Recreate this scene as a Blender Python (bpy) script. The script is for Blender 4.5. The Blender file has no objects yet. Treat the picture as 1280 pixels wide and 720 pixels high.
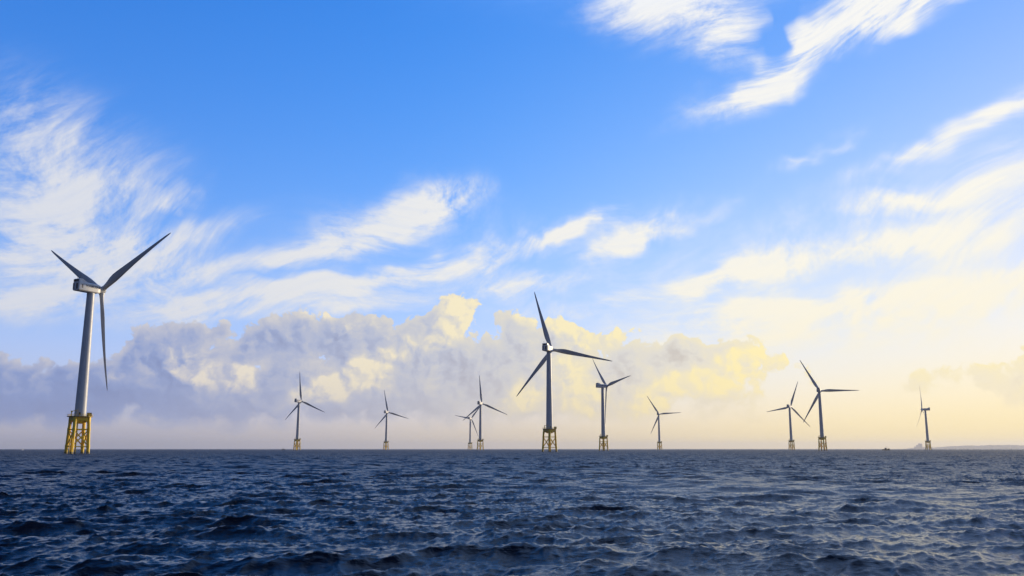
import bpy, bmesh, math, random
import numpy as np
from mathutils import Matrix, Vector

random.seed(7)
scene = bpy.context.scene
col = scene.collection
R = math.radians

# ------------------------------------------------------------------ camera, sky, sun, exposure
F_PX, W_PX, H_PX = 1100.0, 1280.0, 720.0          # focal length in photograph pixels
HORIZON_PX = 561.2                                # the horizon line in the photograph
CAM_H = 3.0
PITCH = math.atan((HORIZON_PX - H_PX / 2) / F_PX)
cam = bpy.data.cameras.new('camera')
cam.sensor_width = 36.0
cam.lens = F_PX / W_PX * 36.0
cam.clip_start = 0.1
cam.clip_end = 120000.0
cam_ob = bpy.data.objects.new('camera', cam)
cam_ob.location = (0, 0, CAM_H)
cam_ob.rotation_euler = (R(90) + PITCH, 0, 0)
col.objects.link(cam_ob)
scene.camera = cam_ob

SUN_AZ, SUN_EL = R(48.0), R(10.0)                 # clockwise from the view direction (+Y)
SKY_STRENGTH = 0.11
scene.view_settings.view_transform = 'Standard'
scene.view_settings.look = 'None'
EXPOSURE = 1.0
scene.view_settings.exposure = EXPOSURE
scene.view_settings.gamma = 1.0
scene.cycles.use_denoising = True
scene.cycles.max_bounces = 6
scene.cycles.volume_bounces = 0
scene.cycles.sample_clamp_direct = 3.0

sun = bpy.data.lights.new('sun', 'SUN')
sun.energy = 2.0
sun.angle = R(0.5)
sun.color = (1.0, 0.80, 0.52)
sun_ob = bpy.data.objects.new('sun', sun)
to_sun = Vector((math.sin(SUN_AZ) * math.cos(SUN_EL), math.cos(SUN_AZ) * math.cos(SUN_EL), math.sin(SUN_EL)))
sun_ob.rotation_euler = (-to_sun).to_track_quat('-Z', 'Y').to_euler()
sun_ob.location = (200, -60, 150)
col.objects.link(sun_ob)


def pix_dir(x, y):
    """Direction in the world of a point of the photograph."""
    a, b = (x - W_PX / 2) / F_PX, (H_PX / 2 - y) / F_PX
    c, s = math.cos(PITCH), math.sin(PITCH)
    return Vector((a, c - s * b, s + c * b)).normalized()


def azel(x, y):
    d = pix_dir(x, y)
    return math.degrees(math.atan2(d.x, d.y)), math.degrees(math.asin(d.z))


class Nodes:
    """Small helper that writes node trees as expressions."""
    def __init__(self, tree):
        self.t = tree
        self.n = tree.nodes
        self.l = tree.links

    def put(self, sock, v):
        if v is None:
            return
        if isinstance(v, bpy.types.NodeSocket):
            self.l.new(v, sock)
        else:
            sock.default_value = v

    def math(self, op, a=None, b=None, c=None, clamp=False):
        n = self.n.new('ShaderNodeMath')
        n.operation = op
        n.use_clamp = clamp
        for i, v in enumerate((a, b, c)):
            self.put(n.inputs[i], v)
        return n.outputs[0]

    def add(self, a, b): return self.math('ADD', a, b)
    def sub(self, a, b): return self.math('SUBTRACT', a, b)
    def mul(self, a, b): return self.math('MULTIPLY', a, b)
    def mad(self, a, b, c): return self.math('MULTIPLY_ADD', a, b, c)

    def vec(self, op, a=None, b=None, out=0, scale=None):
        n = self.n.new('ShaderNodeVectorMath')
        n.operation = op
        self.put(n.inputs[0], a)
        if b is not None:
            self.put(n.inputs[1], b)
        if scale is not None:
            self.put(n.inputs['Scale'], scale)
        return n.outputs[out]

    def mapping(self, v, loc=(0, 0, 0), rot=0.0, scale=(1, 1, 1), kind='TEXTURE'):
        n = self.n.new('ShaderNodeMapping')
        n.vector_type = kind
        self.put(n.inputs['Vector'], v)
        n.inputs['Location'].default_value = loc
        n.inputs['Rotation'].default_value = (0, 0, rot)
        n.inputs['Scale'].default_value = scale
        return n.outputs[0]

    def noise(self, v, scale, detail=6.0, rough=0.55, lac=2.0, dist=0.0, color=False, kind='FBM', dims='3D', w=None):
        n = self.n.new('ShaderNodeTexNoise')
        n.noise_dimensions = dims
        n.noise_type = kind
        n.normalize = True
        self.put(n.inputs['Vector'], v)
        n.inputs['Scale'].default_value = scale
        n.inputs['Detail'].default_value = detail
        n.inputs['Roughness'].default_value = rough
        n.inputs['Lacunarity'].default_value = lac
        n.inputs['Distortion'].default_value = dist
        return n.outputs['Color' if color else 0]

    def step(self, x, lo, hi, to0=0.0, to1=1.0):
        n = self.n.new('ShaderNodeMapRange')
        n.interpolation_type = 'SMOOTHSTEP'
        self.put(n.inputs['Value'], x)
        self.put(n.inputs['From Min'], lo)
        self.put(n.inputs['From Max'], hi)
        self.put(n.inputs['To Min'], to0)
        self.put(n.inputs['To Max'], to1)
        return n.outputs[0]

    def lin(self, x, lo, hi, to0=0.0, to1=1.0):
        n = self.n.new('ShaderNodeMapRange')
        self.put(n.inputs['Value'], x)
        self.put(n.inputs['From Min'], lo)
        self.put(n.inputs['From Max'], hi)
        self.put(n.inputs['To Min'], to0)
        self.put(n.inputs['To Max'], to1)
        return n.outputs[0]

    def mix(self, f, a, b, blend='MIX'):
        n = self.n.new('ShaderNodeMix')
        n.data_type = 'RGBA'
        n.blend_type = blend
        n.clamp_factor = True
        self.put(n.inputs[0], f)
        for s, v in ((n.inputs[6], a), (n.inputs[7], b)):
            self.put(s, (*v, 1.0) if isinstance(v, tuple) and len(v) == 3 else v)
        return n.outputs[2]


# ------------------------------------------------------------------ cloud cover charts: where in the sky the clouds lie
CH_AZ, CH_LOW, CH_MAX = 38.0, 0.6, 1.6             # half width charted (degrees), least and largest value


def chart(items, az, el):
    """Sum of soft rotated ellipses (photograph pixels), sampled at directions given in degrees."""
    out = np.zeros_like(az)
    for (x, y, hx, hy, ang, amp) in items:
        u, v = azel(x, y)
        k = 57.3 / F_PX * (math.cos(R(u)) ** 0.5)
        c, s_ = math.cos(R(ang)), math.sin(R(ang))
        a, b = (az - u) / k, (el - v) / k
        out += amp * np.exp(-((c * a + s_ * b) / hx) ** 2 - ((-s_ * a + c * b) / hy) ** 2)
    return out


def chart_nodes(N, p_az, p_el, three, rows, cols=64):
    """Three charts as the R, G and B curves of one RGB Curves node per row of elevation."""
    x01 = N.lin(p_az, -CH_AZ, CH_AZ)
    az = np.linspace(-CH_AZ, CH_AZ, cols)
    acc = None
    for j, e in enumerate(rows):
        node = N.n.new('ShaderNodeRGBCurve')
        cm = node.mapping
        cm.use_clip = False
        for ch, items in enumerate(three):
            vals = np.clip((chart(items, az, np.full_like(az, e)) + CH_LOW) / (CH_MAX + CH_LOW), 0, 1)
            cu = cm.curves[ch]
            while len(cu.points) < cols:
                cu.points.new(0.5, 0.5)
            for i in range(cols):
                cu.points[i].location = (i / (cols - 1), float(vals[i]))
                cu.points[i].handle_type = 'AUTO'
        cm.update()
        N.put(node.inputs['Color'], x01)
        lo = rows[j - 1] if j else e - 200
        hi = rows[j + 1] if j + 1 < len(rows) else e + 5
        # tent weight of this row
        up = N.lin(p_el, lo, e)
        dn = N.lin(p_el, hi, e)
        w = N.math('MINIMUM', up, dn)
        acc = N.vec('SCALE', node.outputs[0], scale=w) if acc is None else N.vec('ADD', acc, N.vec('SCALE', node.outputs[0], scale=w))
    acc = N.vec('SUBTRACT', N.vec('SCALE', acc, scale=CH_MAX + CH_LOW), (CH_LOW, CH_LOW, CH_LOW))
    sx = N.n.new('ShaderNodeSeparateXYZ')
    N.l.new(acc, sx.inputs[0])
    return sx.outputs


# ------------------------------------------------------------------ world: Nishita sky with cloud layers
world = bpy.data.worlds.new('World')
scene.world = world
world.use_nodes = True
wt = world.node_tree
wt.nodes.clear()
N = Nodes(wt)
sky = wt.nodes.new('ShaderNodeTexSky')
sky.sky_type = 'NISHITA'
sky.sun_disc = False
sky.sun_elevation = SUN_EL
sky.sun_rotation = SUN_AZ
sky.altitude = 0
sky.air_density = 1.0
sky.dust_density = 0.1
sky.ozone_density = 2.0
tc = wt.nodes.new('ShaderNodeTexCoord')
sep = wt.nodes.new('ShaderNodeSeparateXYZ')
wt.links.new(tc.outputs['Generated'], sep.inputs[0])
dx, dy, dz = sep.outputs
AZ = N.mul(N.math('ARCTAN2', dx, dy), 57.2958)
EL = N.mul(N.math('ARCSINE', dz), 57.2958)
comb = wt.nodes.new('ShaderNodeCombineXYZ')
wt.links.new(AZ, comb.inputs[0])
wt.links.new(EL, comb.inputs[1])
P = comb.outputs[0]                                # (azimuth, elevation) in degrees

hsv = wt.nodes.new('ShaderNodeHueSaturation')
hsv.inputs['Saturation'].default_value = 1.42
wt.links.new(sky.outputs[0], hsv.inputs['Color'])
G = 1.0 / (SKY_STRENGTH * 2 ** EXPOSURE)            # sky radiance that renders as full white
tinted = N.mix(1.0, hsv.outputs[0], (0.92, 0.80, 1.75), 'MULTIPLY')
base_sky = N.vec('DIVIDE', N.vec('SCALE', tinted, scale=1.42), N.vec('ADD', N.vec('SCALE', tinted, scale=0.72 / G), (1.0, 1.0, 1.0)))

# warp the coordinates so that no outline is a clean ellipse
wn = N.vec('SUBTRACT', N.noise(P, 0.16, 3.0, 0.55, color=True), (0.5, 0.5, 0.5))
PW = N.vec('MULTIPLY_ADD', wn, (5.0, 3.4, 0.0))
wt.links.new(P, PW.node.inputs[2])

# --- where the high cirrus (streaks that rise to the right), the cumulus bank and its sunlit faces lie
CIRRUS = [
    (450, 315, 260, 34, 10, 0.22), (820, 330, 220, 26, 10, 0.26), (1060, 255, 200, 44, 14, 0.24), (640, 300, 160, 20, 16, 0.18),
    (60, 165, 95, 70, -10, 0.85), (20, 280, 130, 80, 6, 0.95), (130, 250, 90, 30, 30, 0.5), (212, 246, 30, 10, 30, 1.2),
    (240, 285, 95, 16, 22, 0.65), (140, 325, 130, 30, 12, 0.75), (30, 378, 60, 14, 4, 0.75), (300, 330, 150, 14, 14, 0.75),
    (320, 370, 170, 14, 9, 0.85), (205, 372, 120, 14, 4, 0.55), (300, 395, 160, 10, 6, 0.75), (380, 320, 90, 12, 12, 0.5),
    (555, 248, 56, 30, 14, 1.25), (480, 282, 90, 20, 16, 1.0), (400, 278, 50, 26, 10, 0.35), (520, 340, 100, 10, 14, 1.0), (420, 360, 120, 12, 8, 0.9), (460, 385, 120, 12, 4, 0.7), (620, 330, 70, 9, 12, 0.5),
    (715, 282, 75, 12, 20, 1.3), (785, 298, 62, 14, 18, 1.5), (815, 266, 50, 9, 22, 0.8), (880, 268, 60, 9, 20, 0.35),
    (640, 355, 80, 12, 6, 0.85), (740, 380, 120, 15, 6, 0.7), (860, 395, 130, 15, 5, 0.7),
    (845, 2, 105, 34, -4, 1.5), (900, 48, 40, 14, 4, 0.9), (942, 96, 78, 22, 24, 1.6), (1045, 46, 115, 24, 22, 1.6), (965, 45, 40, 9, 30, -0.9), (1140, 4, 95, 18, 12, 1.4),
    (1020, 190, 60, 9, 18, 0.75), (1160, 178, 80, 11, 18, 0.85), (1250, 148, 70, 14, 20, 0.9), (1130, 247, 56, 9, 8, 1.2),
    (1245, 215, 100, 22, 12, 0.75), (1190, 285, 110, 26, 12, 0.95), (1265, 310, 110, 40, 6, 0.6), (1245, 345, 90, 12, 10, 0.6), (935, 338, 86, 20, 10, 1.35), (890, 350, 40, 14, 4, 0.6),
    (1060, 322, 120, 14, 14, 0.6), (1040, 385, 200, 20, 8, 0.8), (1210, 375, 160, 26, 6, 0.75), (950, 425, 260, 20, 3, 0.5), (1130, 440, 300, 36, 0, 0.4), (965, 388, 50, 14, 0, 0.7),
]
CUM = [
    (660, 508, 330, 34, 0, 0.40), (330, 505, 160, 26, 0, 0.22), (975, 466, 60, 20, 0, 0.22), (40, 490, 80, 26, 4, 0.85), (130, 492, 80, 30, 0, 0.7), (175, 430, 22, 22, 0, 0.6), (215, 440, 40, 40, 0, 0.8), (240, 408, 20, 16, 0, 0.55), (285, 430, 24, 26, 0, 0.5),
    (250, 485, 110, 32, 0, 0.75), (320, 430, 22, 16, 0, 0.5), (370, 420, 46, 24, 0, 0.9), (450, 430, 40, 24, 0, 0.85), (410, 480, 110, 36, 0, 0.75),
    (545, 412, 44, 26, 25, 1.0), (572, 384, 18, 18, 30, 0.7), (520, 470, 70, 36, 0, 0.7), (600, 470, 90, 36, 0, 0.6), (655, 412, 34, 24, 0, 0.85), (735, 430, 40, 20, 0, 0.6), (690, 440, 50, 24, 0, 0.6),
    (700, 490, 120, 30, 0, 0.6), (880, 438, 48, 18, 0, 0.95), (920, 450, 24, 14, 0, 0.5), (810, 455, 50, 22, 0, 0.6), (860, 480, 90, 26, 0, 0.55), (790, 490, 70, 26, 0, 0.45),
    (180, 526, 34, 8, 0, 0.6), (70, 530, 40, 7, 0, 0.4), (300, 528, 40, 7, 0, 0.4), (-120, 480, 130, 36, 0, 0.7), (1160, 476, 36, 9, 8, 0.36), (1262, 485, 40, 10, 0, 0.30), (1420, 470, 140, 40, 0, 0.7),
]
LIT = [
    (280, 460, 36, 17, 10, 0.95), (210, 462, 20, 8, 20, 0.4), (460, 462, 52, 20, 24, 1.5), (405, 492, 48, 13, 18, 1.3), (572, 396, 28, 30, 40, 1.35), (545, 425, 26, 12, 0, 0.7),
    (645, 498, 42, 16, 14, 1.35), (722, 490, 26, 30, 50, 1.5), (690, 405, 30, 18, 0, 0.9), (656, 392, 16, 10, 0, 0.8), (760, 425, 40, 16, 10, 0.9),
    (840, 488, 64, 18, 24, 1.35), (895, 466, 54, 16, 20, 1.2), (925, 440, 16, 8, 0, 0.5), (985, 478, 90, 28, 0, 0.45), (238, 398, 12, 6, 0, 0.8), (388, 400, 20, 7, 0, 0.7), (185, 522, 30, 9, 0, 0.7), (455, 408, 16, 6, 0, 0.5),
    (40, 505, 110, 16, 0, -0.5), (110, 500, 80, 18, 0, -0.4), (260, 512, 160, 12, 0, -0.45), (430, 516, 120, 10, 0, -0.45), (340, 442, 60, 12, 0, -0.4), (455, 440, 40, 12, 0, -0.35),
    (430, 485, 30, 8, 15, -0.2), (600, 440, 60, 20, 0, -0.3), (600, 490, 40, 30, 0, -0.25), (870, 436, 50, 10, 0, -0.35), (800, 450, 30, 10, 0, -0.3), (160, 440, 20, 16, 0, -0.3), (215, 430, 50, 16, 0, 0.22), (370, 410, 50, 10, 0, 0.25), (700, 455, 60, 20, 0, 0.25), (560, 440, 50, 12, 0, 0.2),
]
sepw = wt.nodes.new('ShaderNodeSeparateXYZ')
wt.links.new(PW, sepw.inputs[0])
ROWS = [-0.6, 0.4] + [0.4 + 0.6 * i for i in range(1, 34)] + [20.2 + 1.2 * i for i in range(1, 10)]
cm, km, lm = chart_nodes(N, sepw.outputs[0], sepw.outputs[1], (CIRRUS, CUM, LIT), ROWS)

# --- cirrus
bend = N.vec('SUBTRACT', N.noise(P, 0.045, 1.0, 0.5, color=True), (0.5, 0.5, 0.5))
PL = N.vec('MULTIPLY_ADD', bend, (19.0, 15.0, 0.0))  # fibres run in long slow curves
wt.links.new(P, PL.node.inputs[2])
s1 = N.noise(N.mapping(PL, (0, 0, 0), R(19), (3.0, 0.8, 1)), 0.60, 9.0, 0.63, dist=0.25)
s2 = N.noise(N.mapping(PL, (3, 7, 0), R(16), (6.0, 0.65, 1)), 0.75, 8.0, 0.68, dist=0.1)   # long fine fibres
s3 = N.noise(N.mapping(PL, (1, 4, 0), R(22), (1.7, 0.9, 1)), 0.36, 10.0, 0.70, dist=0.45)                   # loose uneven patches
streak = N.mad(s2, 0.17, N.mad(s1, 0.27, N.mul(s3, 0.60)))
# beyond the photograph's frame the same cirrus goes on all round the sky
outside = N.step(N.math('ABSOLUTE', AZ), 34.0, 50.0)
wide = N.mul(N.noise(N.mapping(P, (11, 3, 0), R(14), (26, 7, 1)), 1.0, 3.0), outside)
cm = N.mad(wide, 0.45, cm)
cm = N.math('MAXIMUM', cm, 0.0)
S = N.lin(streak, 0.38, 0.70)
cdens = N.mul(cm, N.mad(S, 1.7, 0.10))
s4 = N.noise(N.mapping(PL, (6, 2, 0), R(18), (2.4, 0.24, 1)), 0.75, 6.0, 0.66)       # hair-fine strands
c_alpha = N.mul(N.math('MULTIPLY', N.step(cdens, 0.02, 1.28), N.lin(s4, 0.32, 0.62, 0.90, 1.04), clamp=True), 0.97)

# --- cumulus
def puff(p):
    a = N.noise(p, 0.42, 9.0, 0.58, dist=0.15)
    n = wt.nodes.new('ShaderNodeTexVoronoi')        # rounded heads
    n.voronoi_dimensions = '2D'
    n.feature = 'SMOOTH_F1'
    n.inputs['Smoothness'].default_value = 0.35
    n.inputs['Scale'].default_value = 0.40
    n.inputs['Detail'].default_value = 2.0
    n.inputs['Roughness'].default_value = 0.55
    n.inputs['Lacunarity'].default_value = 2.3
    n.normalize = True
    wt.links.new(p, n.inputs['Vector'])
    return N.mad(n.outputs['Distance'], -0.34, N.mad(a, 0.92, 0.25))


kw = N.vec('SUBTRACT', N.noise(P, 0.8, 4.0, 0.6, color=True), (0.5, 0.5, 0.5))
PK = N.vec('MULTIPLY_ADD', kw, (1.5, 1.5, 0.0))
wt.links.new(P, PK.node.inputs[2])
pf0 = puff(PK)
LDX, LDY = 0.36, 0.26
pf1 = puff(N.vec('ADD', PK, (LDX, LDY, 0)))
kd = N.add(km, N.mul(N.mul(N.sub(pf0, 0.605), 2.6), N.step(km, 0.02, 0.25)))
k_alpha = N.mul(N.step(kd, 0.28, N.lin(EL, 1.8, 5.2, 0.95, 0.38)), N.step(EL, 0.2, 2.0))
relief = N.mul(N.sub(pf0, pf1), 4.6)
edge = N.step(kd, 0.85, 0.34)                       # thin rims of the bank pass more light
patch = N.step(N.add(lm, N.mul(N.sub(pf0, 0.58), 2.2)), 0.22, 1.15)
heads = N.step(EL, 2.5, 5.0)
lit = N.mad(N.math('MINIMUM', lm, 0.5), 0.34, N.add(N.mul(relief, N.mad(patch, 0.70, N.mad(heads, 0.22, 0.20))), N.mad(patch, 0.58, N.mad(N.mul(edge, heads), 0.34, 0.05))))
lit = N.math('MAXIMUM', N.math('MINIMUM', lit, 1.2), -0.25)

# colours of what the clouds send to us: radiance, in the units of the Nishita sky
toward = N.step(AZ, -30.0, 28.0)                   # nearer the sun everything is warmer and brighter
warm = N.mul(toward, N.math('POWER', 0.3679, N.math('DIVIDE', N.math('MAXIMUM', EL, 0.0), 14.0)))
cir_col = N.mix(N.mul(warm, 1.6), N.mix(toward, (0.74 * G, 0.76 * G, 0.82 * G), (0.97 * G, 0.97 * G, 0.96 * G)), (1.0 * G, 0.94 * G, 0.76 * G))
cum_shade = N.mix(N.math('POWER', toward, 0.9), (0.23 * G, 0.32 * G, 0.61 * G), (0.88 * G, 0.84 * G, 0.73 * G))
cum_light = N.mix(toward, (0.95 * G, 0.84 * G, 0.66 * G), (1.08 * G, 0.93 * G, 0.42 * G))
cum_deep = N.mix(toward, (0.17 * G, 0.24 * G, 0.49 * G), (0.70 * G, 0.64 * G, 0.55 * G))
cum_shade = N.mix(N.lin(lit, 0.05, -0.25), cum_shade, cum_deep)
cum_col = N.mix(N.math('MAXIMUM', lit, 0.0), cum_shade, cum_light)
# the thick low air near the horizon
low = N.math('POWER', 0.3679, N.math('DIVIDE', N.math('MAXIMUM', EL, 0.0), 3.3))
air_col = N.mix(toward, (0.30 * G, 0.35 * G, 0.58 * G), (1.02 * G, 0.80 * G, 0.40 * G))
glow = N.mul(N.step(AZ, -10.0, 32.0), N.math('POWER', 0.3679, N.math('DIVIDE', N.math('MAXIMUM', EL, 0.0), 10.0)))
c0 = N.mix(N.mul(glow, 0.92), base_sky, (1.05 * G, 0.94 * G, 0.56 * G))
c1 = N.mix(c_alpha, c0, cir_col)
c2 = N.mix(N.mul(k_alpha, 0.92), c1, cum_col)
c3 = N.mix(N.mul(low, 0.94), c2, air_col)
# dark cloud deck added overhead and behind camera, unseen, to darken towers and water
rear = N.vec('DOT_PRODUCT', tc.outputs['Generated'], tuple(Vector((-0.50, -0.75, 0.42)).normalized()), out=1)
# unseen bright overcast added high on the sun's side to silver the water
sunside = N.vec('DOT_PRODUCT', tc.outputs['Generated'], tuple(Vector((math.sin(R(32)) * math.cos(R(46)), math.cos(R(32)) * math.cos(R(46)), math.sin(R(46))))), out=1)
fill_sheet = N.mul(N.step(N.add(sunside, N.mul(N.sub(streak, 0.5), 0.25)), 0.78, 0.99), 0.6)
c3 = N.mix(N.mul(fill_sheet, N.step(EL, 26.0, 36.0)), c3, (0.60 * G, 0.92 * G, 1.60 * G))
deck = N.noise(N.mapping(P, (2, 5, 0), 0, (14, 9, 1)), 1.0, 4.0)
shade_deck_a = N.mul(N.step(N.add(rear, N.mul(N.sub(deck, 0.5), 0.35)), -0.08, 0.34), 0.93)
c3 = N.mix(shade_deck_a, c3, (0.052 * G, 0.092 * G, 0.215 * G))
below = N.step(EL, -0.6, -3.0)
c4 = N.mix(below, c3, (0.02 * G, 0.03 * G, 0.06 * G))
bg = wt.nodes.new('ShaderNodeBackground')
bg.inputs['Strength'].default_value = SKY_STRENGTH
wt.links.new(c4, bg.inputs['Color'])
wo = wt.nodes.new('ShaderNodeOutputWorld')
wt.links.new(bg.outputs[0], wo.inputs['Surface'])
world.cycles.sampling_method = 'MANUAL'
world.cycles.sample_map_resolution = 512


# ------------------------------------------------------------------ object helpers
def tag(o, label=None, cat=None, group=None, kind=None):
    for k, v in (('label', label), ('category', cat), ('group', group), ('kind', kind)):
        if v:
            o[k] = v
    return o


def link(name, mesh, parent=None, mat=None):
    o = bpy.data.objects.new(name, mesh)
    col.objects.link(o)
    if mat is not None and mesh is not None and not mesh.materials:
        mesh.materials.append(mat)
    if parent is not None:
        o.parent = parent
    return o


def mesh_from(name, bm, mat, smooth=None):
    me = bpy.data.meshes.new(name)
    bmesh.ops.recalc_face_normals(bm, faces=bm.faces)
    bm.to_mesh(me)
    bm.free()
    me.materials.append(mat)
    if smooth is not None:
        for p in me.polygons:
            p.use_smooth = True
        me.set_sharp_from_angle(angle=R(smooth))
    return me


def ring(bm, c, r, n, ax=None, phase=0.0):
    q = Vector((0, 0, 1)).rotation_difference(ax) if ax is not None else None
    vs = []
    for i in range(n):
        a = 2 * math.pi * i / n + phase
        v = Vector((r * math.cos(a), r * math.sin(a), 0))
        if q:
            v = q @ v
        vs.append(bm.verts.new(Vector(c) + v))
    return vs


def skin_rings(bm, rings, caps=True):
    for a, b in zip(rings, rings[1:]):
        n = len(a)
        for i in range(n):
            bm.faces.new((a[i], a[(i + 1) % n], b[(i + 1) % n], b[i]))
    if caps:
        bm.faces.new(rings[0][::-1])
        bm.faces.new(rings[-1])


def tube(bm, p, q, r0, r1=None, n=12):
    p, q = Vector(p), Vector(q)
    ax = (q - p).normalized()
    skin_rings(bm, [ring(bm, p, r0, n, ax), ring(bm, q, r0 if r1 is None else r1, n, ax)])


def box(bm, lo, hi, m=None):
    vs = [bm.verts.new(Vector((x, y, z))) for z in (lo[2], hi[2]) for y in (lo[1], hi[1]) for x in (lo[0], hi[0])]
    for f in ((0, 2, 3, 1), (4, 5, 7, 6), (0, 1, 5, 4), (2, 6, 7, 3), (0, 4, 6, 2), (1, 3, 7, 5)):
        bm.faces.new([vs[i] for i in f])
    if m is not None:
        for v in vs:
            v.co = m @ v.co
    return vs


def material(name, base, rough=0.5, build=None, metallic=0.0):
    m = bpy.data.materials.new(name)
    m.use_nodes = True
    b = m.node_tree.nodes['Principled BSDF']
    b.inputs['Base Color'].default_value = (*base, 1)
    b.inputs['Roughness'].default_value = rough
    b.inputs['Metallic'].default_value = metallic
    if build:
        build(Nodes(m.node_tree), b, m.node_tree)
    return m


def paint(c0, c1, scale, streaks, rough):
    def f(n, b, t):
        g = t.nodes.new('ShaderNodeNewGeometry')
        tcn = t.nodes.new('ShaderNodeTexCoord')
        pos = tcn.outputs['Object']
        a = n.noise(pos, scale, 6.0, 0.6)
        d = n.noise(n.mapping(pos, (0, 0, 0), 0, (0.25, 0.25, 6.0)), scale * 0.8, 5.0, 0.6)
        f1 = n.step(n.mad(d, streaks, n.mul(a, 1 - streaks)), 0.48, 0.72)
        n.put(b.inputs['Base Color'], n.mix(f1, c0, c1))
        n.put(b.inputs['Roughness'], n.mad(a, 0.25, rough - 0.12))
    return f


M_WHITE = material('white_tower_paint', (0.52, 0.54, 0.57), 0.42, paint((0.52, 0.54, 0.57), (0.40, 0.41, 0.42), 0.35, 0.7, 0.42))
M_BLADE = material('grey_blade_gelcoat', (0.55, 0.56, 0.58), 0.4, paint((0.50, 0.51, 0.53), (0.40, 0.40, 0.41), 0.3, 0.4, 0.4))
M_NACELLE = material('nacelle_shell', (0.70, 0.70, 0.70), 0.45, paint((0.70, 0.70, 0.70), (0.55, 0.55, 0.54), 0.5, 0.6, 0.45))
M_DARK = material('dark_grille', (0.03, 0.035, 0.045), 0.6, paint((0.03, 0.035, 0.045), (0.05, 0.05, 0.055), 0.8, 0.3, 0.6))
M_LETTER = material('dark_blue_lettering', (0.02, 0.025, 0.05), 0.5, paint((0.02, 0.025, 0.05), (0.03, 0.035, 0.06), 1.0, 0.2, 0.5))


def yellow_build(n, b, t):
    tcn = t.nodes.new('ShaderNodeTexCoord')
    g = t.nodes.new('ShaderNodeNewGeometry')
    pos = g.outputs['Position']
    s = t.nodes.new('ShaderNodeSeparateXYZ')
    t.links.new(pos, s.inputs[0])
    a = n.noise(pos, 0.5, 6.0, 0.62)
    d = n.noise(n.mapping(pos, (0, 0, 0), 0, (0.2, 0.2, 5.0)), 1.0, 5.0, 0.6)
    c = n.mix(n.step(a, 0.45, 0.75), (0.95, 0.62, 0.008), (0.82, 0.51, 0.010))
    c = n.mix(n.mul(n.step(d, 0.58, 0.78), 0.35), c, (0.22, 0.11, 0.035))          # rust runs
    wet = n.step(n.add(s.outputs[2], n.mul(n.sub(a, 0.5), 2.0)), 2.0, 0.6)         # weed and wet steel at the splash zone
    c = n.mix(n.mul(wet, 0.85), c, (0.10, 0.09, 0.03))
    n.put(b.inputs['Base Color'], c)
    n.put(b.inputs['Roughness'], n.mad(a, 0.3, 0.35))


M_YELLOW = material('yellow_marine_paint', (0.6, 0.4, 0.04), 0.5, yellow_build)
M_GRATING = material('platform_grating', (0.34, 0.23, 0.03), 0.7, paint((0.34, 0.23, 0.03), (0.20, 0.15, 0.04), 0.9, 0.3, 0.7))

# ------------------------------------------------------------------ the sea
def wave_tile(L, n, lam_lo, lam_hi, lam_p, rms, wind_deg, spread, seed, tail=3.6):
    rng = np.random.default_rng(seed)
    k1 = np.fft.fftfreq(n, d=L / n) * 2 * np.pi
    kx, ky = np.meshgrid(k1, k1, indexing='ij')
    k = np.hypot(kx, ky)
    k[0, 0] = 1.0
    kp = 2 * np.pi / lam_p
    spec = k ** (-tail) * np.exp(-1.1 * (kp / k) ** 2)
    wd = np.array([math.sin(R(wind_deg)), math.cos(R(wind_deg))])
    cosd = (kx * wd[0] + ky * wd[1]) / k
    spec *= np.where(cosd > 0, np.abs(cosd) ** spread, 0.12 * np.abs(cosd) ** spread) + 0.02
    spec[(k < 2 * np.pi / lam_hi) | (k > 2 * np.pi / lam_lo)] = 0
    spec[0, 0] = 0
    h = np.sqrt(spec) * (rng.standard_normal((n, n)) + 1j * rng.standard_normal((n, n)))
    z = np.fft.ifft2(h)
    sc = rms / np.std(z.real)
    h *= sc
    z = np.fft.ifft2(h).real
    dxx = np.fft.ifft2(1j * kx / k * h).real
    dyy = np.fft.ifft2(1j * ky / k * h).real
    return [a.astype(np.float32) for a in (z, dxx, dyy)]


def sample(tile, L, x, y, rot):
    n = tile[0].shape[0]
    c, s = math.cos(rot), math.sin(rot)
    u = ((c * x + s * y) / L * n)
    v = ((-s * x + c * y) / L * n)
    iu, iv = np.floor(u).astype(np.int64), np.floor(v).astype(np.int64)
    fu, fv = (u - iu).astype(np.float32), (v - iv).astype(np.float32)
    i0, j0 = iu % n, iv % n
    i1, j1 = (i0 + 1) % n, (j0 + 1) % n
    out = []
    for a in tile:
        out.append((a[i0, j0] * (1 - fu) + a[i1, j0] * fu) * (1 - fv) + (a[i0, j1] * (1 - fu) + a[i1, j1] * fu) * fv)
    z, dx_, dy_ = out
    return z, c * dx_ - s * dy_, s * dx_ + c * dy_


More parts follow.
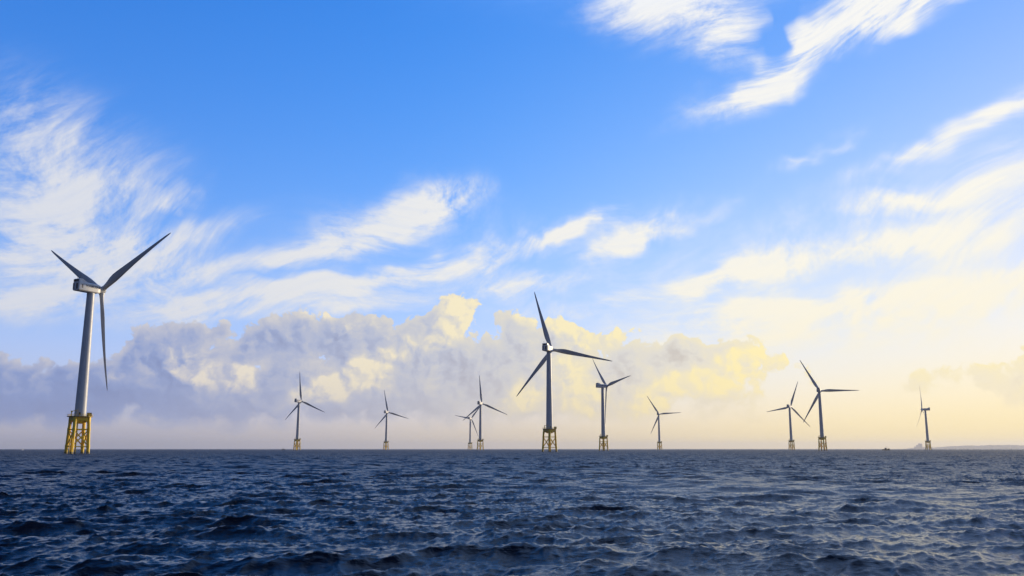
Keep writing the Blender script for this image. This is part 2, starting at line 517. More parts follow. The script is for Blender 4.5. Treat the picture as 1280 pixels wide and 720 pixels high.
def build_sea():
    az = np.concatenate([np.linspace(R(-180), R(-58), 60, endpoint=False),
                         np.linspace(R(-58), R(58), 1550, endpoint=False),
                         np.linspace(R(58), R(180), 60, endpoint=False)])
    rs = [2.0]
    while rs[-1] < 28500:
        r = rs[-1]
        rs.append(r * (1 + (0.012 if r < 11 else 0.0040 if r < 900 else 0.008 if r < 3000 else 0.05)))
    rs = np.array(rs)
    rr, aa = np.meshgrid(rs, az, indexing='ij')
    x, y = (rr * np.sin(aa)), (rr * np.cos(aa))
    big = wave_tile(263.0, 1024, 1.5, 60.0, 9.0, 0.115, 176, 11.0, 3, tail=3.15)
    mid = wave_tile(61.7, 1024, 0.22, 2.0, 4.0, 0.036, 168, 2.5, 5, tail=3.1)
    z1, ax_, ay_ = sample(big, 263.0, x, y, 0.0)
    z2, bx_, by_ = sample(mid, 61.7, x, y, 0.61)
    f1 = np.clip((6000 - rr) / 4500, 0, 1)
    f2 = np.clip((420 - rr) / 300, 0, 1)
    # gusts roughen some patches of water and leave others smoother
    g = sample(wave_tile(900.0, 256, 40.0, 400.0, 150.0, 1.0, 80, 0.5, 11), 900.0, x, y, 0.3)[0]
    f2 = f2 * np.clip(1.0 + 0.35 * g, 0.35, 1.8)
    calm = np.exp(-(((x - 22.0) / 17.0) ** 2 + ((y - 52.0) / 34.0) ** 2) ** 2)     # a smoother patch of water to the right
    f2 = f2 * (1.0 - 0.36 * calm)
    f1 = f1 * (1.0 - 0.15 * calm)
    z = z1 * f1 + z2 * f2
    x = x + (ax_ * f1 * 1.15 + bx_ * f2 * 0.9)
    y = y + (ay_ * f1 * 1.15 + by_ * f2 * 0.9)
    nr, na = rr.shape
    co = np.empty((nr * na + 1, 3), np.float32)
    co[:-1, 0], co[:-1, 1], co[:-1, 2] = x.ravel(), y.ravel(), z.ravel()
    co[-1] = (0, 0, 0)
    i = np.arange(nr - 1)[:, None] * na
    j = np.arange(na)[None, :]
    j2 = (j + 1) % na
    quads = np.stack([i + j, i + j2, i + na + j2, i + na + j], -1).reshape(-1, 4)[:, ::-1]
    tris = np.stack([np.full(na, nr * na), np.arange(na), (np.arange(na) + 1) % na], -1)[:, ::-1]
    me = bpy.data.meshes.new('sea')
    nq, nt = len(quads), len(tris)
    me.vertices.add(len(co))
    me.vertices.foreach_set('co', co.ravel())
    me.loops.add(nq * 4 + nt * 3)
    me.loops.foreach_set('vertex_index', np.concatenate([quads.ravel(), tris.ravel()]).astype(np.int32))
    me.polygons.add(nq + nt)
    me.polygons.foreach_set('loop_start', np.concatenate([np.arange(nq) * 4, nq * 4 + np.arange(nt) * 3]).astype(np.int32))
    me.polygons.foreach_set('use_smooth', np.ones(nq + nt, bool))
    me.update(calc_edges=True)
    return me


def sea_build(n, b, t):
    g = t.nodes.new('ShaderNodeNewGeometry')
    pos = g.outputs['Position']
    flat = n.vec('MULTIPLY', pos, (1, 1, 0))
    dist = n.vec('LENGTH', flat, out=1)
    # ripples too fine for the mesh
    r1 = n.noise(n.mapping(pos, (0, 0, 0), R(24), (1.6, 0.8, 1)), 7.0, 4.0, 0.6)
    r2 = n.noise(n.mapping(pos, (0, 0, 0), R(-15), (1.8, 0.9, 1)), 1.3, 5.0, 0.62)
    bump = t.nodes.new('ShaderNodeBump')
    bump.inputs['Distance'].default_value = 0.12
    gust = n.noise(n.mapping(pos, (0, 0, 0), R(8), (2.2, 0.8, 1)), 0.09, 4.0, 0.6)      # cat's paws: ruffled and smoother water
    n.put(bump.inputs['Strength'], n.math('MAXIMUM', n.mul(n.step(gust, 0.36, 0.64, 0.62, 1.15), 0.85), n.lin(dist, 60.0, 400.0, 0.3, 1.3)))
    n.put(bump.inputs['Height'], n.mad(r1, 0.26, n.mul(r2, n.lin(dist, 15.0, 300.0, 0.8, 5.0))))
    e = n.vec('MULTIPLY', n.vec('SUBTRACT', pos, (22.0, 52.0, 0.0)), (1 / 17.0, 1 / 34.0, 0.0))
    d2 = n.vec('DOT_PRODUCT', e, e, out=1)
    calm = n.math('POWER', 0.3679, n.mul(d2, d2))
    src = bump.inputs['Strength'].links[0].from_socket
    n.put(bump.inputs['Strength'], n.mul(src, n.mad(calm, -0.35, 1.0)))
    t.links.new(bump.outputs[0], b.inputs['Normal'])
    n.put(b.inputs['Roughness'], n.lin(n.math('LOGARITHM', dist, 10.0), 1.2, 3.0, 0.06, 0.48))
    b.inputs['IOR'].default_value = 1.333
    b.inputs['Specular IOR Level'].default_value = 0.28
    patch = n.noise(pos, 0.02, 3.0)
    n.put(b.inputs['Base Color'], n.mix(patch, (0.0012, 0.0032, 0.009), (0.002, 0.005, 0.013)))


M_SEA = material('sea_water', (0.003, 0.008, 0.02), 0.12, sea_build)
sea = link('sea', build_sea(), None, M_SEA)
tag(sea, 'dark navy choppy sea reaching to the horizon', 'sea', kind='structure')

# ------------------------------------------------------------------ wind turbines
HUB_Z, TOWER_TOP, DECK_Z = 105.0, 102.0, 23.0
ROTOR_R = 65.5
HUB_Y = 8.0                                        # hub centre in front of the tower axis
TILT = R(5.0)
HALF_BASE, HALF_TOP, LEG_TOP = 4.9, 4.15, 20.0


def leg_xy(z):
    return HALF_BASE + (HALF_TOP - HALF_BASE) * z / LEG_TOP


def corner(i, z):
    s = ((1, 1), (-1, 1), (-1, -1), (1, -1))[i % 4]
    a = leg_xy(z)
    return Vector((s[0] * a, s[1] * a, z))


def make_blade():
    bm = bmesh.new()
    st = [(0.0, 3.0, 1.0, 18), (0.03, 3.0, 1.0, 18), (0.08, 3.5, 0.75, 17), (0.14, 4.6, 0.48, 15), (0.20, 5.2, 0.36, 12), (0.27, 5.0, 0.30, 9),
          (0.36, 4.3, 0.26, 6.5), (0.48, 3.5, 0.23, 4.5), (0.60, 2.8, 0.21, 3), (0.72, 2.2, 0.19, 1.8), (0.83, 1.7, 0.18, 0.8), (0.92, 1.3, 0.17, 0.2),
          (0.97, 0.9, 0.17, 0), (0.995, 0.4, 0.18, 0), (1.0, 0.12, 0.2, 0)]
    n = 20
    rings = []
    z0 = 1.2
    for t, chord, thick, tw in st:
        z = z0 + (ROTOR_R - z0) * t
        bend = 3.4 * t ** 2.2 + z * math.tan(R(1.3))
        tw = R(tw + 4)
        vs = []
        blend = min(1.0, max(0.0, (t - 0.03) / 0.13))
        for i in range(n):
            a = 2 * math.pi * i / n
            ex = 0.5 * math.cos(a)
            ey = 0.5 * math.sin(a) * thick
            # airfoil: round nose on +X, thin tail on -X
            f = 1.0 - blend * 0.55 * (0.5 - ex)
            px = (ex - 0.12 * blend) * chord
            py = ey * f * chord
            vs.append(bm.verts.new((px * math.cos(tw) - py * math.sin(tw), bend + px * math.sin(tw) + py * math.cos(tw), z)))
        rings.append(vs)
    skin_rings(bm, rings)
    return mesh_from('blade', bm, M_BLADE, 60)


def make_hub():
    bm = bmesh.new()
    prof = [(-2.6, 2.0), (-2.3, 2.35), (-1.0, 2.5), (0.6, 2.45), (1.6, 2.1), (2.4, 1.5), (2.9, 0.8), (3.1, 0.15)]
    skin_rings(bm, [ring(bm, (0, y, 0), r, 28, Vector((0, 1, 0))) for y, r in prof])
    for k in range(3):                              # blade root collars
        a = 2 * math.pi * k / 3
        d = Vector((math.sin(a), 0, math.cos(a)))
        tube(bm, d * 1.4, d * 2.9, 1.72, None, 20)
    return mesh_from('hub', bm, M_WHITE, 40)


def make_nacelle():
    """Box shell with rounded edges; the rear carries a raised cooler housing."""
    bm = bmesh.new()
    prof = [(-11.3, -2.7, 2.4), (-10.9, -2.95, 2.75), (-4.0, -3.0, 2.75), (2.5, -3.0, 2.7), (4.6, -2.75, 2.4), (5.5, -2.2, 2.0)]
    rings = []
    for y, lo, hi in prof:
        w = 3.1 if y > -11 and y < 3 else (2.85 if y < 0 else (2.75 if y < 5 else 2.1))
        b = 0.55
        pts = [(-w + b, lo), (w - b, lo), (w, lo + b), (w, hi - b), (w - b, hi), (-w + b, hi), (-w, hi - b), (-w, lo + b)]
        rings.append([bm.verts.new((px, y, pz)) for px, pz in pts])
    skin_rings(bm, rings)
    return mesh_from('nacelle', bm, M_NACELLE, 35)


def make_cooler():
    bm = bmesh.new()
    pts = [(-11.2, 2.78), (-11.0, 4.3), (-10.4, 4.75), (-8.4, 4.6), (-5.4, 3.1), (-4.6, 2.78)]
    l = [bm.verts.new((-2.7, y, z)) for y, z in pts]
    r = [bm.verts.new((2.7, y, z)) for y, z in pts]
    skin_rings(bm, [l, r])
    return mesh_from('cooler_housing', bm, M_NACELLE, 30)


def make_grille():
    bm = bmesh.new()
    box(bm, (-2.3, -11.42, 2.95), (2.3, -11.22, 4.15))
    for k in range(6):
        box(bm, (-2.3, -11.50, 3.02 + k * 0.19), (2.3, -11.425, 3.10 + k * 0.19))
    return mesh_from('cooler_grille', bm, M_DARK)


def make_hatch():
    bm = bmesh.new()
    box(bm, (0.35, -11.42, -2.0), (2.0, -11.32, 1.6))
    box(bm, (-2.1, -11.40, -2.0), (-1.3, -11.32, 1.6))
    return mesh_from('rear_hatch', bm, M_DARK)


def make_mast():
    bm = bmesh.new()
    tube(bm, (-1.5, -9.6, 4.6), (-1.5, -9.6, 6.6), 0.09, 0.06, 8)
    tube(bm, (1.5, -9.6, 4.6), (1.5, -9.6, 6.3), 0.09, 0.06, 8)
    tube(bm, (-1.9, -9.6, 6.5), (-1.1, -9.6, 6.5), 0.07, None, 6)
    box(bm, (1.35, -9.75, 6.3), (1.65, -9.45, 6.6))
    tube(bm, (-1.5, -9.6, 5.2), (1.5, -9.6, 5.2), 0.06, None, 6)
    return mesh_from('weather_mast', bm, M_DARK)


def make_text(body, size, x, y0, z0, side, fit_lo, fit_hi):
    cu = bpy.data.curves.new('lettering', 'FONT')
    cu.body = body
    cu.size = size
    cu.extrude = 0.02
    cu.offset = 0.05
    tmp = bpy.data.objects.new('lettering', cu)
    col.objects.link(tmp)
    dg = bpy.context.evaluated_depsgraph_get()
    me = bpy.data.meshes.new_from_object(tmp.evaluated_get(dg))
    bpy.data.objects.remove(tmp)
    m = Matrix.Translation((x, y0, z0)) @ Matrix.Rotation(R(90) * side, 4, 'Z') @ Matrix.Rotation(R(90), 4, 'X')
    me.transform(m)
    ys = [v.co.y for v in me.vertices]               # fit the words to the shell's side
    lo, hi = min(ys), max(ys)
    for v in me.vertices:
        v.co.y = fit_lo + (v.co.y - lo) / (hi - lo) * (fit_hi - fit_lo)
    me.materials.clear()
    me.materials.append(M_LETTER)
    return me


def make_emblem(side):
    """The dark upright mark ahead of the lettering."""
    bm = bmesh.new()
    x0, x1 = (3.105, 3.15) if side > 0 else (-3.15, -3.105)
    pts = [(-9.3, -1.2), (-8.3, -1.2), (-8.3, 0.5), (-8.55, 1.15), (-9.05, 1.15), (-9.3, 0.5)]
    skin_rings(bm, [[bm.verts.new((x, y, z)) for y, z in pts] for x in (x0, x1)])
    return mesh_from('emblem', bm, M_LETTER)


def make_tower():
    bm = bmesh.new()
    z0, z1, r0, r1 = DECK_Z + 0.3, TOWER_TOP, 3.45, 2.3
    rings = []
    for k in range(25):
        t = k / 24
        z = z0 + (z1 - z0) * t
        rings.append(ring(bm, (0, 0, z), r0 + (r1 - r0) * t, 48))
    skin_rings(bm, rings)
    for t in (0.0, 0.27, 0.52, 0.76, 0.985):        # bolted section joints
        z = z0 + (z1 - z0) * t
        r = r0 + (r1 - r0) * t + 0.07
        skin_rings(bm, [ring(bm, (0, 0, z + 0.01), r, 48), ring(bm, (0, 0, z + 0.26), r, 48)])
    return mesh_from('tower', bm, M_WHITE, 40)


def make_tower_door():
    bm = bmesh.new()
    pts = []
    for k in range(9):
        a = math.pi * k / 8
        pts.append((0.55 * math.cos(a), 1.9 + 0.45 * math.sin(a)))
    pts = [(0.55, 0.5)] + pts + [(-0.55, 0.5)]
    skin_rings(bm, [[bm.verts.new((x, -y, z + DECK_Z + 0.3)) for x, z in pts] for y in (3.35, 3.52)])
    return mesh_from('tower_door', bm, M_DARK)


def make_leg():
    bm = bmesh.new()
    a, b = corner(0, -4.0), corner(0, LEG_TOP)
    tube(bm, a, b, 0.98, None, 20)
    for z in (4.5, 15.0):                           # thick node cans where the braces meet the leg
        tube(bm, corner(0, z - 0.9), corner(0, z + 0.9), 1.12, None, 20)
    return mesh_from('leg', bm, M_YELLOW, 40)


def make_brace(p, q, r, name):
    bm = bmesh.new()
    tube(bm, p, q, r, None, 12)
    return mesh_from(name, bm, M_YELLOW, 40)


def make_transition():
    bm = bmesh.new()
    skin_rings(bm, [ring(bm, (0, 0, z), r, 40) for z, r in ((18.6, 2.2), (19.2, 3.2), (20.0, 3.5), (22.7, 3.5))])
    for i in range(4):                              # haunched girders from the can out to each leg top
        c = corner(i, LEG_TOP)
        d = Vector((c.x, c.y, 0)).normalized()
        s = Vector((-d.y, d.x, 0))
        R1 = Vector((c.x, c.y, 0)).length + 0.75
        sec = [(3.0, 18.9, 22.68), (4.0, 19.6, 22.68), (5.0, 19.7, 22.68), (R1 - 1.5, 18.6, 22.68), (R1, 18.2, 22.68)]
        skin_rings(bm, [[bm.verts.new(d * a + s * sx * 0.85 + Vector((0, 0, z))) for sx, z in ((-1, lo), (1, lo), (1, hi), (-1, hi))] for a, lo, hi in sec])
    for i in range(4):                              # arched edge beams between the leg tops
        p, q = corner(i, LEG_TOP), corner(i + 1, LEG_TOP)
        rings = []
        out = Vector((p.x + q.x, p.y + q.y, 0)).normalized()
        for k in range(13):
            t = k / 12
            m = p.lerp(q, 0.02 + 0.96 * t)
            lo = 20.6 - 1.9 * abs(2 * t - 1) ** 3
            rings.append([bm.verts.new(Vector((m.x, m.y, 0)) + out * o + Vector((0, 0, z))) for o, z in ((-0.35, lo), (0.35, lo), (0.35, 22.64), (-0.35, 22.64))])
        skin_rings(bm, rings)
    return mesh_from('transition_piece', bm, M_YELLOW, 40)


DECK_R = 7.5


def make_platform():
    bm = bmesh.new()
    skin_rings(bm, [ring(bm, (0, 0, z), r, 8, None, math.pi / 8) for z, r in ((22.72, DECK_R - 0.3), (22.85, DECK_R), (23.25, DECK_R))])
    return mesh_from('platform', bm, M_GRATING)


def make_railing():
    bm = bmesh.new()
    n = 8
    c = [Vector(((DECK_R - 0.15) * math.cos(2 * math.pi * i / n + math.pi / 8), (DECK_R - 0.15) * math.sin(2 * math.pi * i / n + math.pi / 8), 23.25)) for i in range(n)]
    for i in range(n):
        p, q = c[i], c[(i + 1) % n]
        for h in (0.6, 1.2):
            tube(bm, p + Vector((0, 0, h)), q + Vector((0, 0, h)), 0.06, None, 6)
        for k in range(3):
            m = p.lerp(q, k / 3)
            tube(bm, m, m + Vector((0, 0, 1.25)), 0.06, None, 6)
    return mesh_from('railing', bm, M_YELLOW)


def make_crane():
    bm = bmesh.new()
    x, y = -4.9, -3.2
    tube(bm, (x, y, 23.2), (x, y, 26.0), 0.32, 0.28, 12)
    box(bm, (x - 0.5, y - 0.5, 25.7), (x + 0.6, y + 0.5, 26.5))
    tube(bm, (x, y, 26.2), (x + 3.4, y - 0.8, 27.0), 0.2, 0.14, 8)
    tube(bm, (x + 3.3, y - 0.78, 26.9), (x + 3.3, y - 0.78, 25.2), 0.05, None, 6)
    return mesh_from('davit_crane', bm, M_YELLOW, 40)


def make_cabinet():
    bm = bmesh.new()
    box(bm, (2.6, -5.4, 23.25), (5.0, -3.9, 25.3))
    box(bm, (2.5, -5.5, 25.3), (5.1, -3.8, 25.42))
    return mesh_from('equipment_cabinet', bm, M_GRATING)


def make_landing():
    bm = bmesh.new()
    c = corner(2, 2.0)
    d = Vector((c.x, c.y, 0)).normalized()
    s = Vector((-d.y, d.x, 0))
    o = d * (Vector((c.x, c.y, 0)).length + 1.9)
    for k in (-1, 1):
        tube(bm, o + s * k * 0.75 + Vector((0, 0, -3)), o + s * k * 0.75 + Vector((0, 0, 9.5)), 0.24, None, 10)
        for z in (1.5, 8.5):
            tube(bm, o + s * k * 0.75 + Vector((0, 0, z)), d * (Vector((c.x, c.y, 0)).length) + s * k * 0.3 + Vector((0, 0, z)), 0.16, None, 8)
    for k in range(34):
        z = -1 + k * 0.3
        tube(bm, o - s * 0.35 + Vector((0, 0, z)), o + s * 0.35 + Vector((0, 0, z)), 0.04, None, 5)
    for k in (-1, 1):
        tube(bm, o + s * k * 0.35 + Vector((0, 0, -1.3)), o + s * k * 0.35 + Vector((0, 0, 9.2)), 0.06, None, 6)
    return mesh_from('boat_landing', bm, M_YELLOW, 40)


def make_jtube():
    bm = bmesh.new()
    tube(bm, (-2.4, -3.6, -3), (-2.4, -3.6, 22.6), 0.42, None, 14)
    return mesh_from('cable_tube', bm, M_YELLOW, 40)


D = {
    'blade': make_blade(), 'hub': make_hub(), 'nacelle': make_nacelle(), 'cooler_housing': make_cooler(), 'cooler_grille': make_grille(),
    'rear_hatch': make_hatch(), 'weather_mast': make_mast(), 'tower': make_tower(), 'tower_door': make_tower_door(), 'leg': make_leg(),
    'transition_piece': make_transition(), 'platform': make_platform(), 'railing': make_railing(), 'davit_crane': make_crane(),
    'equipment_cabinet': make_cabinet(), 'boat_landing': make_landing(), 'cable_tube': make_jtube(),
    'horizontal_brace_high': make_brace(corner(0, 15.0), corner(1, 15.0), 0.36, 'horizontal_brace'),
    'horizontal_brace_low': make_brace(corner(0, 4.5), corner(1, 4.5), 0.30, 'horizontal_brace'),
    'diagonal_up': make_brace(corner(0, 4.9), corner(1, 14.6), 0.40, 'diagonal_brace'),
    'diagonal_down': make_brace(corner(0, 14.6), corner(1, 4.9), 0.38, 'diagonal_brace'),
    'word_right': make_text('FORMOSA', 2.0, 3.105, -6.3, -0.15, 1, -6.3, 2.9), 'number_right': make_text('1', 2.0, 3.105, 0, -0.15, 1, 3.5, 4.1),
    'word_left': make_text('FORMOSA', 2.0, -3.105, 4.1, -0.15, -1, -5.1, 4.1), 'number_left': make_text('1', 2.0, -3.105, 0, -0.15, -1, -6.3, -5.7),
    'emblem_right': make_emblem(1), 'emblem_left': make_emblem(-1),
}
JACKET_YAW = R(45)
GROUP = 'offshore wind turbines on yellow jackets'


def add_turbine(label, x_px, hub_y_px, psi, blade_az):
    """x_px: foot of the tower in the photograph, hub_y_px: height of its hub, psi: rotor axis clockwise from the line of sight."""
    u = (x_px - W_PX / 2) / F_PX * math.cos(PITCH)
    lo, hi = 100.0, 20000.0
    for _ in range(60):                             # how far away a 105 m hub has to stand to reach that row
        mid = (lo + hi) / 2
        d = Vector((u * mid, mid, HUB_Z - CAM_H))
        c, s = math.cos(PITCH), math.sin(PITCH)
        row = H_PX / 2 - F_PX * (d.z * c - d.y * s) / (d.y * c + d.z * s)
        if row < hub_y_px:
            lo = mid
        else:
            hi = mid
    root = bpy.data.objects.new('wind_turbine', None)
    col.objects.link(root)
    root.location = (u * lo, lo, 0)
    tag(root, label, 'wind turbine', GROUP)
    az = math.atan2(u, 1.0)
    yaw = Matrix.Rotation(-(az + R(psi)), 4, 'Z')
    jack = Matrix.Rotation(JACKET_YAW, 4, 'Z')

    def part(name, key, m, parent=root):
        o = link(name, D[key], parent)
        o.matrix_local = m
        return o
    for i in range(4):
        q = jack @ Matrix.Rotation(R(90) * i, 4, 'Z')
        part('leg', 'leg', q)
        part('horizontal_brace', 'horizontal_brace_high', q)
        part('horizontal_brace', 'horizontal_brace_low', q)
        part('diagonal_brace', 'diagonal_up', q)
        part('diagonal_brace', 'diagonal_down', q)
    part('transition_piece', 'transition_piece', jack)
    deck = part('platform', 'platform', jack)
    I4 = Matrix.Identity(4)
    part('railing', 'railing', I4, deck)
    part('davit_crane', 'davit_crane', Matrix.Rotation(-az - JACKET_YAW, 4, 'Z'), deck)
    part('equipment_cabinet', 'equipment_cabinet', I4, deck)
    part('boat_landing', 'boat_landing', jack)
    part('cable_tube', 'cable_tube', jack)
    tw = part('tower', 'tower', I4)
    part('tower_door', 'tower_door', Matrix.Rotation(R(20), 4, 'Z'), tw)
    nac = part('nacelle', 'nacelle', yaw @ Matrix.Translation((0, 0, HUB_Z)))
    cool = part('cooler_housing', 'cooler_housing', I4, nac)
    part('cooler_grille', 'cooler_grille', I4, nac)
    part('rear_hatch', 'rear_hatch', I4, nac)
    part('weather_mast', 'weather_mast', I4, nac)
    for side in ('right', 'left'):
        part('lettering', 'word_' + side, I4, nac)
        part('numeral', 'number_' + side, I4, nac)
    part('emblem', 'emblem_right', I4, nac)
    part('emblem', 'emblem_left', I4, nac)
    head = yaw @ Matrix.Translation((0, HUB_Y, HUB_Z)) @ Matrix.Rotation(TILT, 4, 'X')
    part('hub', 'hub', head @ Matrix.Rotation(R(blade_az), 4, 'Y'))
    for k in range(3):
        part('blade', 'blade', head @ Matrix.Rotation(R(blade_az + 120 * k), 4, 'Y'))
    return root


TURBINES = [
    ('largest and nearest wind turbine, on the yellow jacket at far left', 96.5, 360.5, 52, 180),
    ('big wind turbine in the middle of the row, three blades spread wide', 687.0, 436.0, 22, -17),
    ('wind turbine seen nearly side-on just right of the big middle one', 754.6, 482.5, 57, -41),
    ('wind turbine with slim tower between the nearest turbine and the middle group', 371.2, 501.3, 42, -7),
    ('small wind turbine standing alone left of the overlapping pair', 482.4, 515.3, 30, -13),
    ('smaller wind turbine of the overlapping pair, with a blade lying level', 587.6, 523.0, 25, 40),
    ('taller wind turbine of the overlapping pair, one blade pointing straight up', 600.4, 504.2, 25, -6),
    ('tiny faint wind turbine standing alone between the side-on one and the hazy right group', 824.6, 517.5, 12, -33),
    ('small wind turbine close beside the tall one at right, blades thin and faint', 989.8, 508.2, 20, 20),
    ('tall wind turbine at right with one blade level to the right', 1028.6, 488.3, 8, -29),
    ('wind turbine at far right seen edge-on in front of the hazy coast', 1160.6, 511.7, -100, 13),
]
for a in TURBINES:
    add_turbine(*a)


# ------------------------------------------------------------------ boats on the horizon
def hull_mesh(name, L, B, H, mat):
    bm = bmesh.new()
    rings = []
    for k in range(11):
        t = k / 10
        x = (t - 0.5) * L
        w = B / 2 * (1 - max(0, (t - 0.55) / 0.45) ** 2.2) * (0.86 + 0.14 * min(1, t * 4))
        w = max(w, 0.06)
        top = H * (0.8 + 0.55 * max(0, t - 0.3) ** 1.6)
        rings.append([bm.verts.new((x, yy * w, zz)) for yy, zz in ((0, -0.7), (-0.72, -0.35), (-1.0, top), (1.0, top), (0.72, -0.35))])
    skin_rings(bm, rings)
    return mesh_from(name, bm, mat, 35)


M_HULL = material('dark_hull_paint', (0.06, 0.05, 0.05), 0.5, paint((0.06, 0.05, 0.05), (0.10, 0.06, 0.05), 0.8, 0.4, 0.5))
M_CABIN = material('weathered_cabin_paint', (0.25, 0.22, 0.20), 0.5, paint((0.25, 0.22, 0.20), (0.15, 0.12, 0.11), 0.9, 0.5, 0.5))
M_BOATWHITE = material('white_boat_paint', (0.8, 0.8, 0.8), 0.4, paint((0.8, 0.8, 0.8), (0.66, 0.66, 0.64), 0.9, 0.5, 0.4))
M_GLASS = material('dark_cabin_glass', (0.02, 0.025, 0.03), 0.12, paint((0.02, 0.025, 0.03), (0.03, 0.03, 0.035), 0.9, 0.1, 0.2))


def add_boat(label, x_px, dist, L, B, H, mats, heading, cabin_x, group=None, rigged=True):
    u = (x_px - W_PX / 2) / F_PX * math.cos(PITCH)
    t = bpy.data.objects.new('boat', None)
    col.objects.link(t)
    t.location = (u * dist, dist, 0.15)
    t.rotation_euler = (0, 0, heading)
    tag(t, label, 'boat', group)
    hm, cmat = mats
    link('hull', hull_mesh('hull', L, B, H, hm), t)
    bm = bmesh.new()
    ch = H * 1.35
    box(bm, (cabin_x - L * 0.12, -B * 0.32, H * 0.78), (cabin_x + L * 0.12, B * 0.32, H * 0.8 + ch))
    box(bm, (cabin_x - L * 0.14, -B * 0.36, H * 0.8 + ch + 0.003), (cabin_x + L * 0.14, B * 0.36, H * 0.8 + ch + 0.16))
    cab = link('wheelhouse', mesh_from('wheelhouse', bm, cmat), t)
    bm = bmesh.new()
    for k in (-1, 1):
        box(bm, (cabin_x - L * 0.1, k * B * 0.325 - 0.03, H * 0.8 + ch * 0.5), (cabin_x + L * 0.1, k * B * 0.325 + 0.03, H * 0.8 + ch * 0.85))
    link('window', mesh_from('window', bm, M_GLASS), cab)
    if rigged:
        bm = bmesh.new()
        tube(bm, (cabin_x - L * 0.05, 0, H * 0.8 + ch), (cabin_x - L * 0.05, 0, H * 0.8 + ch * 2.3), 0.16, 0.08, 8)
        tube(bm, (cabin_x - L * 0.05, 0, H * 0.8 + ch * 1.9), (cabin_x - L * 0.38, 0, H * 0.8 + ch * 1.2), 0.12, 0.08, 8)
        link('mast', mesh_from('mast', bm, M_HULL), t)
        bm = bmesh.new()
        box(bm, (-L * 0.44, -B * 0.3, H * 0.7), (-L * 0.22, B * 0.3, H * 1.75))
        link('deck_gear', mesh_from('deck_gear', bm, M_HULL), t)
    return t


add_boat('dark fishing boat on the horizon between the tall right turbine and the hazy coast', 1107.5, 1900.0, 15.5, 4.4, 2.2, (M_HULL, M_CABIN), R(172), 0.8)
add_boat('tiny dark boat on the horizon just left of the slim turbine', 354.5, 2300.0, 10.0, 3.4, 1.6, (M_HULL, M_CABIN), R(10), 0.6)
add_boat('tiny white boat on the horizon left of the nearest turbine', 28.3, 2200.0, 6.0, 2.6, 1.1, (M_BOATWHITE, M_BOATWHITE), R(60), 0.2, None, False)


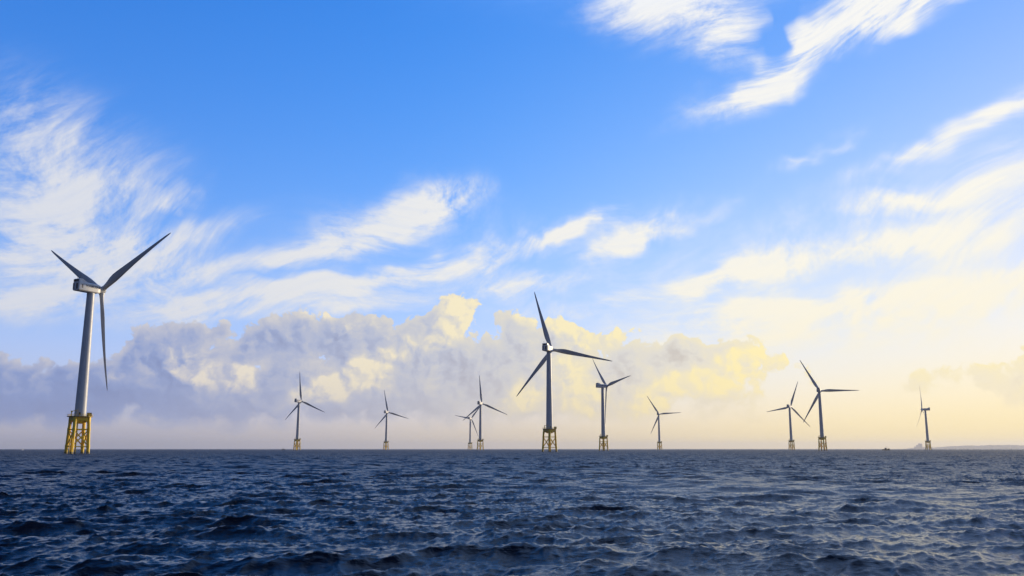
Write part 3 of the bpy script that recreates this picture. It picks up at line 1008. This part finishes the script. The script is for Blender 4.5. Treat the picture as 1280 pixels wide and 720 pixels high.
# ------------------------------------------------------------------ the low coast at right
def build_coast():
    rng = np.random.default_rng(21)
    d0 = 22000.0
    xs = np.arange(1128, 2400, 3.0)
    u = (xs - 640) / F_PX * math.cos(PITCH)
    ctrl = [(1128, 0), (1138, 12), (1150, 22), (1172, 20), (1180, 24), (1190, 34), (1200, 40), (1230, 42), (1260, 46), (1300, 47), (1500, 70), (2000, 110), (2400, 60)]
    h = np.interp(xs, [c[0] for c in ctrl], [c[1] for c in ctrl]) * 2.1
    t = np.arange(len(xs))
    rough = sum(a * np.sin(t * f + p) for a, f, p in ((1.6, .7, 1), (1.3, 1.7, 2.2), (1.0, 2.9, .4), (2.0, .23, 5)))
    rough += rng.standard_normal(len(xs)) * 1.2
    h = np.maximum(h + rough * np.clip(h / 60, 0, 1) * 2.2, 0.3)
    prof = [(-260, -2.0), (-240, 0.22), (-120, 0.55), (0, 1.0), (500, 0.85), (1200, 0.5), (1500, -0.1)]
    bm = bmesh.new()
    rows = []
    for off, k in prof:
        jit = rng.standard_normal(len(xs)) * (40 if -250 < off < 1400 else 0)
        rows.append([bm.verts.new((uu * (d0 + off + j), d0 + off + j, hh * k if k >= 0 else -2.0)) for uu, hh, j in zip(u, h, jit)])
    for a, b in zip(rows, rows[1:]):
        for i in range(len(a) - 1):
            bm.faces.new((a[i], a[i + 1], b[i + 1], b[i]))

    def land(n, b, t):
        g = t.nodes.new('ShaderNodeNewGeometry')
        a = n.noise(g.outputs['Position'], 0.012, 6.0, 0.65)
        n.put(b.inputs['Base Color'], n.mix(n.step(a, 0.4, 0.65), (0.05, 0.065, 0.03), (0.16, 0.13, 0.08)))
        b.inputs['Roughness'].default_value = 0.9
    o = link('headland', mesh_from('headland', bm, material('scrubby_coast', (0.08, 0.08, 0.05), 0.9, land)))
    tag(o, 'low hazy coast along the horizon at the far right', 'coast', kind='structure')


build_coast()


def add_plant():
    d = 21600.0
    u = (1150 - 640) / F_PX * math.cos(PITCH)
    t = bpy.data.objects.new('coastal_building', None)
    col.objects.link(t)
    t.location = (u * d, d, 12.0)
    t.scale = (1.32, 1.32, 1.32)
    tag(t, 'stepped hazy building block on the coast left of the edge-on turbine', 'building')
    m = material('hazy_concrete', (0.30, 0.28, 0.26), 0.8, paint((0.30, 0.28, 0.26), (0.22, 0.21, 0.20), 0.05, 0.5, 0.8))
    for name, lo, hi in (('low_hall', (-88, -33, -8), (-51, 33, 34)), ('middle_block', (-50.8, -36, -8), (-14, 36, 62)), ('tall_block', (-13.8, -30, -8), (33, 30, 90))):
        bm = bmesh.new()
        box(bm, lo, hi)
        box(bm, (lo[0] + 2, lo[1] + 3, hi[2] + 0.01), (lo[0] + 9, hi[1] - 3, hi[2] + 4))
        w = link(name, mesh_from(name, bm, m), t)
        bm = bmesh.new()
        k = 0
        z = 4.0
        while z < hi[2] - 6:
            box(bm, (lo[0] + 2, lo[1] - 0.3, z), (hi[0] - 2, lo[1] - 0.05, z + 2.4))
            z += 7.0
        link('window_band', mesh_from('window_band', bm, M_GLASS), w)


add_plant()

# ------------------------------------------------------------------ sea haze
bm = bmesh.new()
box(bm, (-29500, -29500, -6.0), (29500, 29500, 190.0))
hz = bpy.data.materials.new('sea_haze')
hz.use_nodes = True
ht = hz.node_tree
ht.nodes.clear()
pv = ht.nodes.new('ShaderNodeVolumePrincipled')
pv.inputs['Color'].default_value = (0.80, 0.82, 0.88, 1)
pv.inputs['Density'].default_value = 4.2e-5
pv.inputs['Anisotropy'].default_value = 0.3
mo = ht.nodes.new('ShaderNodeOutputMaterial')
ht.links.new(pv.outputs[0], mo.inputs['Volume'])
haze = link('haze', mesh_from('haze', bm, hz))
tag(haze, 'pale sea haze in the distance', 'haze', kind='stuff')
